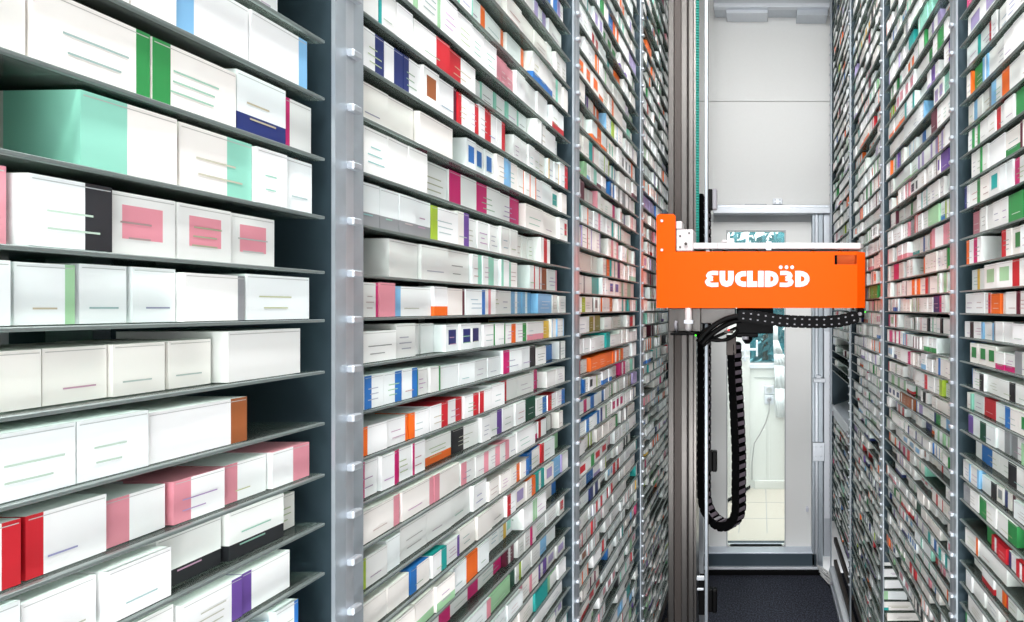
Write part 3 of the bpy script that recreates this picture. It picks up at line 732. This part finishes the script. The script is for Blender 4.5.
b = MB(); b.tube([(cx(866.5), YU - .004, cz(312)), (cx(866.5), YU - .009, cz(312))], .0022, 'lens_g', 8); tag(b.build('indicator_light', cg), 'tiny green indicator light')
b = MB(); b.tube([(cx(696.5), YU - .052, cz(335)), (cx(696.5), YU - .057, cz(335))], .003, 'lens_g', 8); tag(b.build('indicator_light', cg), 'tiny green indicator light')
b = MB(); b.box(cx(724), cx(733), YU - .03, YU, cz(333.5), cz(330.5), 'slot', .002); b.tube([(cx(728.6), YU - .03, cz(330)), (cx(728.6), YU - .035, cz(330))], .0032, 'lens_r', 8); tag(b.build('indicator_light', cg), 'tiny red indicator light')
# cables drooping from the drive block to the mast
def bez(p0, p1, p2, p3, n=14):
    out = []
    for i in range(n + 1):
        t = i / n; a = [(1 - t) ** 3, 3 * t * (1 - t) ** 2, 3 * t * t * (1 - t), t ** 3]
        out.append(tuple(sum(a[j] * p[j_] for j, p in enumerate((p0, p1, p2, p3))) for j_ in range(3)))
    return out
for k, (a_, b1, b2, c_) in enumerate((((742, 316), (722, 316), (706, 330), (698, 342)), ((742, 320), (725, 322), (710, 334), (701, 345)), ((738, 330), (728, 344), (716, 342), (700, 338)), ((740, 326), (726, 334), (712, 336), (702, 347)), ((742, 318), (720, 320), (712, 326), (694, 336)), ((736, 334), (730, 340), (722, 346), (708, 336)))):
    yy = YU - .03 + .012 * k
    b = MB(); b.tube(bez(*[(cx(p[0]), yy, cz(p[1])) for p in (a_, b1, b2, c_)]), .011 if k < 2 else .007, 'cable', 8); b.build('cable', cg)

# ---------------------------------------------------------------- energy chains
def link_mesh(name, pitch, width, height, caps):
    """one link lying along +X: two dumbbell side plates and two cross bars"""
    b = MB(); e = pitch * .62
    for s in (-1, 1):
        y0 = s * width / 2; ya, yb = min(y0, y0 - s * .005), max(y0, y0 - s * .005)
        pts = []
        for a in range(-90, 91, 30): pts.append((pitch * .30 + height / 2 * .62 * math.cos(math.radians(a)), height / 2 * math.sin(math.radians(a))))
        for a in range(90, 271, 30): pts.append((-pitch * .30 + height / 2 * .62 * math.cos(math.radians(a)), height / 2 * math.sin(math.radians(a))))
        b.prism(pts, 'y', ya, yb, 'black')
        if caps:
            for zc in (-height * .22, height * .22): b.box(-.0035, .0035, min(y0, y0 + s * .0015), max(y0, y0 + s * .0015), zc - .0025, zc + .0025, 'cap')
    for zc in (-height / 2 + .002, height / 2 - .002):
        b.box(-pitch * .24, pitch * .24, -width / 2 + .003, width / 2 - .003, zc - .002, zc + .002, 'black' if caps else 'rung', .001)
    return b.mesh(name)
def chain(root, pts, pitch, width, height, plane_n, caps=False):
    me = link_mesh('link', pitch, width, height, caps)
    pts = [Vector(p) for p in pts]; acc = [0]
    for i in range(1, len(pts)): acc.append(acc[-1] + (pts[i] - pts[i - 1]).length)
    s = pitch / 2; n = 0
    while s < acc[-1]:
        i = max(j for j in range(len(acc)) if acc[j] <= s); i = min(i, len(pts) - 2)
        t = (s - acc[i]) / (acc[i + 1] - acc[i]); p = pts[i].lerp(pts[i + 1], t); d = (pts[i + 1] - pts[i]).normalized()
        yv = Vector(plane_n).normalized(); zv = d.cross(yv).normalized(); yv = zv.cross(d)
        o = bpy.data.objects.new('chain_link', me); COL.objects.link(o); o.parent = root
        Mx = Matrix((d, yv, zv)).transposed().to_4x4(); Mx.translation = p - root.location
        o.matrix_local = Mx; s += pitch; n += 1
        if n > 98: break
root = thing('energy_chain', (-.17, 2.15, .78), 'black cable chain hanging in a long loop below the orange carriage', 'cable chain')
th_ = math.radians(38); dh = Vector((math.cos(th_), -math.sin(th_), 0)); nh = Vector((math.sin(th_), math.cos(th_), 0))
A = Vector((-.107, 2.086, 0))         # right strand, nearer; left strand behind
sp = .212                              # distance between the strands in the loop plane
def lp(u, z): q = A - dh * u; return (q.x, q.y, z)
pts = [lp(.006, 1.55), lp(.0, 1.4), lp(-.012, 1.25), lp(-.022, 1.08), lp(-.022, .98)]
u0, u1 = -.022, .185; rr = (u1 - u0) / 2; uc = (u0 + u1) / 2; zc = .858
pts += [lp(-.020, .93)]
for a in range(0, 181, 12): pts.append(lp(uc - rr * math.cos(math.radians(a)), zc - rr * 1.05 * math.sin(math.radians(a))))
pts += [lp(.187, .98), lp(.185, 1.2), lp(.185, 1.6), lp(.185, 2.0), lp(.185, 2.22)]
chain(root, pts, .036, .050, .040, nh)
b = MB(); q = Vector(lp(0.005, 1.56)); b.box(q.x - .032, q.x + .010, q.y - .03, q.y - .02, 1.50, 1.585, 'slot', .002); b.box(q.x - .032, q.x + .010, q.y - .03, q.y + .02, 1.575, 1.585, 'slot', .002); b.build('end_bracket', root)
root = thing('energy_chain', (.20, 2.02, 1.63), 'black cable chain sagging horizontally under the right half of the carriage', 'cable chain')
pts = [(cx(x), 2.0, cz(y)) for x, y in ((740, 315.5), (752, 316.5), (766, 318.5), (780, 320.5), (795, 321.5), (810, 322), (825, 322), (840, 320.8), (850, 318.5), (857, 316))]
chain(root, pts, .030, .045, .050, (0, 1, 0), True)
